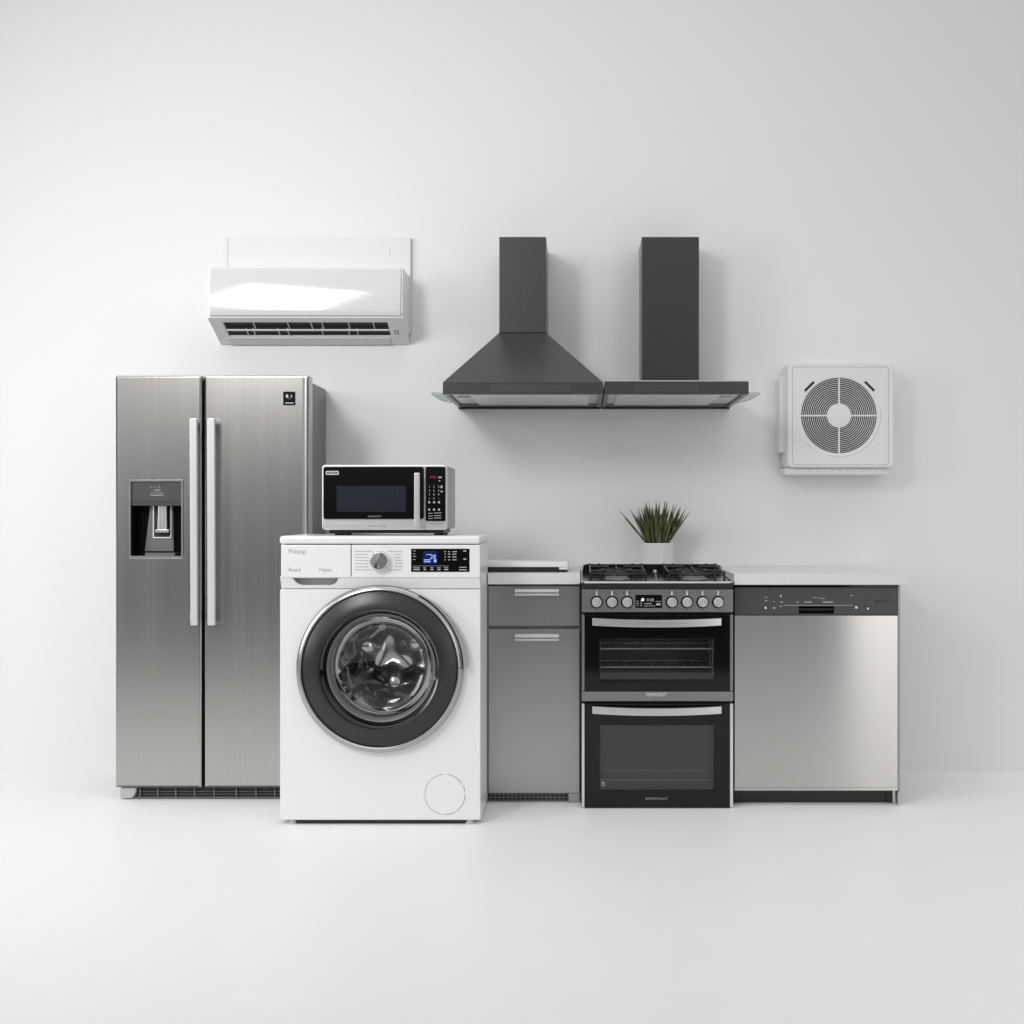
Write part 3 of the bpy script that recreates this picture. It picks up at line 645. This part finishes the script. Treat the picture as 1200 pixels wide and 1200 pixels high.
# ------------------------------------------------------------------ dishwasher
Y = 4.631; u = Y / F
dw = thing('dishwasher', 'stainless steel dishwasher with dark control strip, right of the cooker', 'dishwasher', (X(957, Y), 4.9, 0))
x0, x1 = X(860.8, Y), X(1055.0, Y)
s = MB(); s.box(x0 + .002, x1 - .001, Y + .045, 5.2, .05, .8695); s.box(x1 - .008, x1 - .001, Y + .006, Y + .0449, .004, .8695); s.build('casing', 'side', dw, smooth=False)
s = MB(); s.box(x1 - .0085, x1, Y - .001, Y + .006, Z(926.5, Y), Z(686.5, Y), .001); s.build('edge_trim', 'lside', dw)
xe = X(1052.2, Y)
s = MB(); s.box(x0, x1 - .009, Y + .004, Y + .044, Z(688.2, Y), .8692, .001); s.build('top_strip', 'gblack', dw)
s = MB(); s.plate([rrect(x0, xe, Z(720.6, Y), Z(688.4, Y), .001), prect(936, 977.6, 710.6, 719.4, Y, .001)], Y, .024, .001); pn = s.build('control_panel', 'dgrey', dw)
s = MB(); s.box(X(934, Y), X(980, Y), Y + .0245, Y + .028, Z(720.4, Y), Z(708, Y)); s.prism([(Y + .006, Z(713, Y)), (Y + .0235, Z(711.2, Y)), (Y + .0235, Z(717, Y)), (Y + .012, Z(717, Y))], 'X', X(936.4, Y), X(977.2, Y)); s.build('pocket_handle', 'gblack', pn)
s = MB(); v = lambda p_, q, r_: s.lathe([(r_ * u, Y), (r_ * u, Y - .0016), (0, Y - .002)], (X(p_, Y), Z(q, Y)), n=20)
for b_ in ((897.2, 712.4, 1.35), (1003.4, 711.8, 1.6), (1017.2, 713.2, 1.2)):
    s = MB(); v(*b_); s.build('button', 'inkw', pn)
s = MB(); v(907.2, 712.4, 1.2); v(915, 710.6, .9); marks(s, [(896, 899, 699.4, 700.3), (896, 899.4, 703.6, 704.5), (906, 908, 704.6, 705.2), (914, 916, 697, 699.8), (914.4, 917.6, 705.2, 706.2), (933.5, 936, 705, 706),
    (942.5, 951.6, 705, 706.1), (963.8, 976, 705, 706.1), (918, 1000, 709.1, 709.6), (952.5, 958.5, 700, 700.6), (960, 966.5, 701, 701.6), (997, 999, 697, 698.4)], Y)
s.build('symbols', 'inkl', pn)
s = MB(); s.text('BOSEHAN', X(1034.5, Y), Z(704.8, Y), .0105, Y - .0004, stretch=1.2); marks(s, [(1026, 1029, 704, 705.4), (1010.5, 1019, 710, 710.7)], Y); s.build('lettering', 'inkd', pn)
s = MB(); s.box(x0, xe, Y - .001, Y + .044, Z(926.6, Y), Z(721.4, Y), .002); s.build('door', 'dish', dw)
s = MB(); s.pbox(860.8, 1052.2, 922.6, 923.0, Y - .0016, .003); s.build('door_crease', 'ink', dw, smooth=False)
s = MB(); s.box(x0 + .03, x1 - .04, Y + .05, Y + .062, .0, Z(927, Y)); s.build('kick_plate', 'black', dw)
s = MB(); s.box(x0 + .004, x0 + .028, Y + .045, Y + .08, .0, Z(927, Y)); ft = s.build('foot', 'black', dw, smooth=False); copies(ft, [(x1 - x0 - .046, 0, 0)])
s = MB(); s.box(x1 - .0085, x1 - .001, Y + .002, Y + .0055, .001, Z(927.5, Y)); s.build('side_foot', 'lgrey', dw, smooth=False)

# ------------------------------------------------------------------ potted plant
yp = 5.085; pc = X(770.5, yp); pr = 18.6 * yp / F
pl = thing('potted_plant', 'small spiky green plant in a white cylindrical pot behind the cooker', 'potted plant', (pc, yp, ZT + .0005))
s = MB(); zt_ = Z(636, yp)
s.lathe([(0, ZT + .0006), (pr - .004, ZT + .0006), (pr, ZT + .005), (pr, zt_ - .002), (pr - .002, zt_), (pr - .006, zt_), (pr - .007, zt_ - .012), (0, zt_ - .0125)], (pc, yp), 'Z', 64); s.build('pot', 'pot', pl)
s = MB(); s.lathe([(pr - .0075, zt_ - .011), (pr * .5, zt_ - .007), (0, zt_ - .006)], (pc, yp), 'Z', 32); s.build('soil', 'soil', pl)
fo = bmesh.new(); rr = random.Random(5)
def blade(bx, by, az, lean, ln, wd, curl):
    n = 9; prev = None; p = Vector((bx, by, zt_ - .012)); d = Vector((math.cos(az) * math.sin(lean), math.sin(az) * math.sin(lean) * .55, math.cos(lean))).normalized()
    side = Vector((-math.sin(az), math.cos(az), 0)); fw = Vector((1, .25 * rr.uniform(-1, 1), 0))
    side = (side * .45 + fw * .75).normalized()
    for i in range(n + 1):
        t = i / n; w_ = wd * (1.0 - t ** 6) * (.75 + .5 * math.sin(math.pi * min(1, t * 1.1))) + .0004
        nrm = d.cross(side).normalized()
        a = fo.verts.new(p - side * w_); m_ = fo.verts.new(p + nrm * w_ * .5); c = fo.verts.new(p + side * w_)
        if prev:
            fo.faces.new((prev[0], prev[1], m_, a)); fo.faces.new((prev[1], prev[2], c, m_))
        prev = (a, m_, c); p = p + d * (ln / n)
        d = (d + Vector((math.cos(az), math.sin(az) * .5, -.15)) * curl / n).normalized()
for i in range(120):
    az = rr.uniform(0, 2 * math.pi); k = rr.random() ** .8; lean = R(2 + 22 * k)
    r0 = pr * .72 * (k * .8 + .1); ln = rr.uniform(.12, .205) * (1 - .12 * k)
    blade(pc + r0 * math.cos(az), yp + r0 * math.sin(az) * .8, az, lean, ln, rr.uniform(.0034, .0054), rr.uniform(-.1, .22))
for az, ln_, lean in ((math.pi, .20, 37), (math.pi * .97, .15, 38), (.05, .185, 32), (.2, .17, 29), (-.1, .19, 24), (math.pi * 1.05, .18, 24)):
    blade(pc + pr * .6 * math.cos(az), yp + pr * .4 * math.sin(az), az, R(lean), ln_, .0045, .12)
s = MB(); s.merge(fo); s.build('leaves', 'leaf', pl, wn=False, ang=25)

# ------------------------------------------------------------------ cooker hoods
def hood(name, label, p0, p1, c0, c1, pyramid, ctl, wing_side):
    Y = 4.63; ych = 4.95 if pyramid else 5.03; q0 = 448 if pyramid else 447.4
    xa, xb = X(p0, Y), X(p1, Y); zb, zt = Z(462, Y), Z(q0, Y); back = WALL - .003
    h = thing(name, label, 'cooker hood', ((xa + xb) / 2, back, zb), 'dark cooker hoods on the wall')
    e = .018
    s = MB()
    s.box(xa, xb, Y, Y + e, zb, zt); s.box(xa, xb, back - e, back, zb - .006, zt); s.box(xa, xa + e, Y + e, back - e, zb, zt); s.box(xb - e, xb, Y + e, back - e, zb, zt)
    if not pyramid: s.box(xa + e, xb - e, Y + e, back - e, zt - .004, zt)
    s.build('canopy', 'hood', h, smooth=False)
    ca, cb_ = X(c0, ych), X(c1, ych); zc = Z(390, ych) if pyramid else zt
    if pyramid:
        b = bmesh.new(); A = [b.verts.new(p) for p in ((xa, Y, zt), (xb, Y, zt), (xb, back, zt), (xa, back, zt))]; B = [b.verts.new(p) for p in ((ca, ych, zc), (cb_, ych, zc), (cb_, back, zc), (ca, back, zc))]
        for i in range(4): b.faces.new((A[i], A[(i + 1) % 4], B[(i + 1) % 4], B[i]))
        b.faces.new(B); b.faces.new(A[::-1]); bmesh.ops.recalc_face_normals(b, faces=b.faces[:])
        s = MB(); s.merge(b); s.build('pyramid', 'hood', h, smooth=False)
    s = MB(); s.box(ca, cb_, ych, back, zc + .001, Z(277.6, ych), .0015); s.build('chimney', 'hood' if pyramid else 'hoodw', h)
    if pyramid:
        s = MB(); s.box(ca - .0015, cb_ + .0015, ych - .0015, ych + .02, zc, zc + .003); s.build('chimney_seam', 'gap', h, smooth=False)
    else:
        s = MB(); s.box(xa + .001, xb - .001, Y + .002, Y + .05, zt + .0005, zt + .006, .001); s.build('halo_strip', 'silverh', h)  # pale strip imitating the glow along the canopy's top edge
    s = MB(); s.pbox(ctl[0], ctl[1], 451.2, 459.4, Y - .0012, .002, .0003); c_ = s.build('control_strip', 'dgrey', h)
    s = MB()
    for k in range(9):
        p_ = ctl[0] + 6 + k * (ctl[1] - ctl[0] - 12) / 8; marks(s, [(p_ - 1, p_ + 1, 455, 455.8)], Y - .0012, .0006)
    s.build('control_marks', 'ring', c_, smooth=False)
    # lining, filters and lamps on the underside
    s = MB(); s.box(xa + e, xb - e, Y + e, back - e, zb + .010, zb + .014); s.build('lining', 'hoodunder', h, smooth=False)
    fx0, fx1 = (xa + .10, xb - .05) if pyramid else (xa + .05, xb - .10)
    m_ = fx1
    s = MB(); s.box(fx0, m_ - .004, Y + .06, back - .10, zb + .003, zb + .0099, .001); fl = s.build('grease_filter', 'filt', h)
    s = MB(); s.box(xa + e + .001, xb - e - .001, back - .09, back - e - .001, zb + .004, zb + .0099); s.build('rear_frame', 'mgrey', h, smooth=False)
    lx = fx0 - .035 if pyramid else fx1 + .035
    s = MB(); s.lathe([(.026, zb + .0099), (.026, zb + .006), (.020, zb + .005), (0, zb + .0055)], (lx, Y + .2), 'Z', 28); s.build('lamp', 'lgrey', h)
    # glass visor
    sg = -1 if wing_side < 0 else 1; xo = xa if sg < 0 else xb
    pts = [(xo + sg * .0005, Y + .001), (xo + sg * .046, Y + .001)]
    for i in range(9): t = R(90 * i / 8); pts.append((xo + sg * (.022 + .026 * math.cos(t)), Y + .05 + .30 * math.sin(t)))
    pts += [(xo + sg * .0005, Y + .40)]
    s = MB(); s.prism(pts, 'Z', zb + .0005, zb + .0085, .001); s.build('glass_visor', 'wing', h)
    return h
hood('cooker_hood', 'dark grey cooker hood with pyramid canopy under a square chimney', 519, 706.8, 585, 640, True, (575, 668), -1)
hood('cooker_hood', 'dark grey cooker hood with flat box canopy under a wider chimney', 708.4, 877.4, 752, 819.2, False, (742, 818), 1)

# ------------------------------------------------------------------ indoor air conditioner
ya = 5.037; back = WALL - .003
xa, xb = -1.601, -.7625
ac = thing('air_conditioner', 'white wall mounted split air conditioner above the steel fridge', 'air conditioner', ((xa + xb) / 2, back, 1.903))
def at(t): return (ya + .198 * t, 1.995 - .092 * t)
zt = Z(313, ya)
front = [(back, zt), (ya + .0212, zt), (ya + .008, 1.998), at(0.04)]
solid = front + [at(1.0)]
o0, o1 = at(.20), at(.70); nx, nz = .42, .91
notch = front + [o0, (o0[0] + .03, o0[1] + .07), (o1[0] + .02, o1[1] + .06), o1, at(1.0)]
xo0, xo1 = X(262.5, 5.10), X(455, 5.10)
for e0, e1 in ((xa, xo0), (xo1, xb)):
    s = MB(); s.prism(solid, 'X', e0, e1); s.build('end_casing', 'whitem', ac, smooth=False)
s = MB(); s.prism(notch, 'X', xo0, xo1); s.build('casing', 'whitem', ac, smooth=False)
s = MB(); s.prism([(o0[0] + .004, o0[1] + .003), (o0[0] + .031, o0[1] + .0685), (o1[0] + .0195, o1[1] + .0585), (o1[0] + .001, o1[1] + .006), (at(.6)[0], at(.6)[1] + .013), (at(.3)[0], at(.3)[1] + .013)], 'X', xo0 + .001, xo1 - .001); s.build('outlet', 'black', ac, smooth=False)
s = MB(); s.prism([(ya + .0205, zt + .001), (ya + .0165, zt - .002), (ya + .0145, zt - .007)] + [(ya - .0035 + .0175 * ((z_ - 2.012) / .188) ** 2.1, z_) for z_ in [2.012 + .188 * (1 - i / 16) for i in range(17)]] + [(ya - .001, 2.000), (ya + .0075, 1.996)], 'X', X(246, ya), X(469.5, ya)); s.build('front_panel', 'whiteg', ac, wn=False)
s = MB(); s.prism([(ya + .0205, zt + .001), (ya + .016, zt - .003), (ya + .0135, zt - .012), (ya + .0005, 2.05), (ya - .001, 2.012), (ya + .0075, 1.996)], 'X', X(470.1, ya), xb, .001); s.build('end_cap', 'whitem', ac)
s = MB()
for t, th in ((.47, .0035),):
    p = at(t); s.prism([(p[0] - .003, p[1] - .001), (p[0] + .012, p[1] - .003), (p[0] + .012, p[1] - .003 + th), (p[0] - .003, p[1] - .001 + th)], 'X', xo0 + .002, xo1 - .002)
s.build('louvre', 'whitem', ac, smooth=False)
mid = at(.47)
for lo, hi, cols in ((.21, .465, (298, 338, 365, 378, 409, 438)), (.49, .69, (266, 290, 298, 327, 338, 378, 409, 419))):
    a_, b_ = at(lo), at(hi)
    for p_ in cols:
        xx = X(p_, (a_[0] + b_[0]) / 2); e_ = .0011
        s = MB(); s.prism([(a_[0], a_[1] + .0015), (b_[0], b_[1] + .0015), (b_[0], b_[1] + .012), (a_[0], a_[1] + .012)], 'X', xx - e_, xx + e_); s.build('vane', 'whitem', ac, smooth=False)
a_, b_ = at(.72), at(.97)
s = MB(); s.prism([(a_[0], a_[1] - .0005), (a_[0] + .001, a_[1] - .006), (b_[0], b_[1] - .005), (b_[0], b_[1] - .0005)], 'X', X(265, 5.17), X(456, 5.17), .001); s.build('flap', 'whiteg', ac)
c_ = at(.56)
s = MB(); s.prism([(at(.48)[0], at(.48)[1] - .001), (at(.62)[0], at(.62)[1] - .001), (at(.62)[0], at(.62)[1] + .002), (at(.48)[0], at(.48)[1] + .002)], 'X', X(462, 5.14), X(467, 5.14)); s.build('status_display', 'ink', ac, smooth=False)
s = MB(); s.prism([(at(.50)[0], at(.50)[1] - .0016), (at(.60)[0], at(.60)[1] - .0016), (at(.60)[0], at(.60)[1]), (at(.50)[0], at(.50)[1])], 'X', X(463.2, 5.14), X(465.6, 5.14)); s.build('status_symbol', 'inkw', ac, smooth=False)
s = MB(); s.plate([rrect(X(264.5, 5.22), X(481, 5.22), 1.95, Z(278, 5.22), .003)], 5.218, .019, .001); mp = s.build('mounting_plate', 'plate', ac)
s = MB(); s.box(X(266.6, 5.22), X(267.1, 5.22), 5.2172, 5.219, 2.0, Z(279, 5.22)); s.tube([(X(455 + 2.6 * math.cos(R(a)), 5.218), 5.2178, Z(295 - 4.5 * math.sin(R(a)), 5.218)) for a in range(-60, 61, 10)], .0012, 6); s.build('plate_mark', 'inkl', mp)

# ------------------------------------------------------------------ outdoor unit
Y = 5.08; u = Y / F
ou = thing('outdoor_unit', 'square white condenser unit with round fan grille, on the wall above the dishwasher', 'outdoor unit', (X(986, Y), WALL - .003, Z(548, Y)))
gx, gz = X(983.4, Y), Z(487, Y)
s = MB(); s.box(X(923, Y), X(1048, Y), Y + .030, WALL - .003, Z(548, Y), Z(424, Y), .018, 4); s.build('casing', 'unit', ou)
s = MB(); s.plate([prect(923, 1048, 424, 548, Y, .022), circ(gx, gz, 44 * u)], Y, .0295, .007, res=4); fp = s.build('front_panel', 'unit', ou)
s = MB(); o1_ = prect(928.4, 1041.4, 429.8, 545, Y, .012); i1_ = prect(929.0, 1040.8, 430.4, 544.4, Y, .0115); s.plate([o1_, i1_], Y - .0004, .001); s.build('panel_seam', 'inkl', fp, smooth=False)
s = MB(); s.lathe([(43.9 * u, Y + .006), (43.9 * u, Y + .028), (0, Y + .0285)], (gx, gz), n=72); s.build('fan_well', 'gap', ou)
gr = MB()
for k in range(13):
    r = (15.6 + 2.24 * k) * u; gr.lathe([(r - .45 * u, Y + .005), (r, Y + .002), (r + .45 * u, Y + .005), (r + .4 * u, Y + .010), (r - .4 * u, Y + .010), (r - .45 * u, Y + .005)], (gx, gz), n=72)
for a in (0, 90, 180, 270):
    c, s_ = math.cos(R(a)), math.sin(R(a)); w_ = .9 * u
    gr.prism([(gx + 13 * u * c - w_ * s_, gz + 13 * u * s_ + w_ * c), (gx + 44 * u * c - w_ * s_, gz + 44 * u * s_ + w_ * c), (gx + 44 * u * c + w_ * s_, gz + 44 * u * s_ - w_ * c), (gx + 13 * u * c + w_ * s_, gz + 13 * u * s_ - w_ * c)], 'Y', Y + .0012, Y + .010)
gr = gr.build('fan_grille', 'unit', ou)
s = MB(); s.lathe([(14.2 * u, Y + .011), (14.2 * u, Y + .001), (13.4 * u, Y - .001), (0, Y - .0015)], (gx, gz), n=48); s.build('hub', 'unit', gr)
for p_, q, sg in ((948.5, 452.8, 1), (1019, 452.6, -1)):
    c = (X(p_, Y), Z(q, Y)); a = R(45 * sg); L_, W_ = 7.6 * u, 1.4 * u
    pts = [(c[0] + i * L_ * math.cos(a) - j * W_ * math.sin(a), c[1] + i * L_ * math.sin(a) + j * W_ * math.cos(a)) for i, j in ((-1, -1), (1, -1), (1, 1), (-1, 1))]
    s = MB(); s.prism(pts, 'Y', Y - .0008, Y + .002); s.build('slot', 'gap', ou, smooth=False)
s = MB()
s.tube([(gx + 48.5 * u * math.cos(R(a)), Y + .0004, gz + 48.5 * u * math.sin(R(a))) for a in range(-105, 12, 6)], .0011, 6); s.tube([(gx + 50 * u * math.cos(R(a)), Y + .0004, gz + 50 * u * math.sin(R(a))) for a in range(-141, -124, 4)], .0011, 6); s.build('embossed_arc', 'lgrey', fp)
s = MB(); s.box(X(921, Y), X(1044, Y), Y + .025, WALL - .004, Z(556, Y), Z(548.2, Y), .003); bt = s.build('base_tray', 'unit', ou)
s = MB(); rr = random.Random(9)
for i in range(13):
    p_ = 926 + i * 8.6; s.pbox(p_, p_ + 4.5, 550.4, 553.4, Y + .0242, .002)
s.build('drain_slots', 'whitem', bt, smooth=False)
s = MB(); s.box(X(911.5, 5.18), X(919.5, 5.18), 5.13, WALL - .003, Z(531, 5.18), Z(443, 5.18), .006, 3); s.build('valve_cover', 'unit', ou)

# ------------------------------------------------------------------ camera, light, world
cam = bpy.data.cameras.new('camera'); co = bpy.data.objects.new('camera', cam); COL.objects.link(co)
co.location = (0, 0, HC); co.rotation_euler = (R(90), 0, 0)
cam.sensor_width = 36; cam.lens = 36 * F / 1200; cam.shift_x = -(VX - 600) / 1200; cam.clip_end = 100
SC.camera = co

def area(name, loc, aim, sx, sy, power, col=(1, 1, 1), spread=180, roll=0):
    l = bpy.data.lights.new(name, 'AREA'); l.shape = 'RECTANGLE'; l.size = sx; l.size_y = sy; l.energy = power; l.color = col; l.spread = R(spread)
    o = bpy.data.objects.new(name, l); COL.objects.link(o); o.location = loc
    o.rotation_euler = (Vector(aim) - Vector(loc)).to_track_quat('-Z', 'Y').to_euler(); o.rotation_euler.rotate_axis('Z', R(roll))
    return o
area('key_softbox', (-2.34, 1.0, 3.30), (-1.35, 5.0, 1.5), .95, 1.0, 17.5, spread=88, roll=-20)
area('overhead_softbox', (-.2, 3.3, 4.9), (-.2, 3.9, 0), 5.0, 1.4, 20, spread=150)
area('side_softbox', (2.70, .2, 1.35), (1.6, 4.8, .9), 1.2, 2.6, 18)
area('left_softbox', (-4.5, 2.3, 2.0), (-1.4, 5.0, 1.2), 1.2, 2.4, 16, spread=95)

wd = bpy.data.worlds.new('World'); SC.world = wd; wd.use_nodes = True
N, L = wd.node_tree.nodes, wd.node_tree.links
bg = N['Background']; bg.inputs['Strength'].default_value = .85
tc = N.new('ShaderNodeTexCoord'); sp = N.new('ShaderNodeSeparateXYZ'); cr = N.new('ShaderNodeValToRGB')
L.new(tc.outputs['Generated'], sp.inputs[0]); L.new(sp.outputs['Z'], cr.inputs['Fac']); L.new(cr.outputs['Color'], bg.inputs['Color'])
e = cr.color_ramp.elements; e[0].position = .0; e[0].color = (.05, .05, .05, 1); e[1].position = .6; e[1].color = (1, 1, 1, 1)
k = cr.color_ramp.elements.new(.12); k.color = (.62, .62, .62, 1)

vs = SC.view_settings; vs.view_transform = 'Standard'; vs.look = 'None'; vs.gamma = 1; vs.exposure = 0; vs.use_curve_mapping = False
SC.render.engine = 'CYCLES'
SC.cycles.max_bounces = 10; SC.cycles.transparent_max_bounces = 16; SC.cycles.use_denoising = True
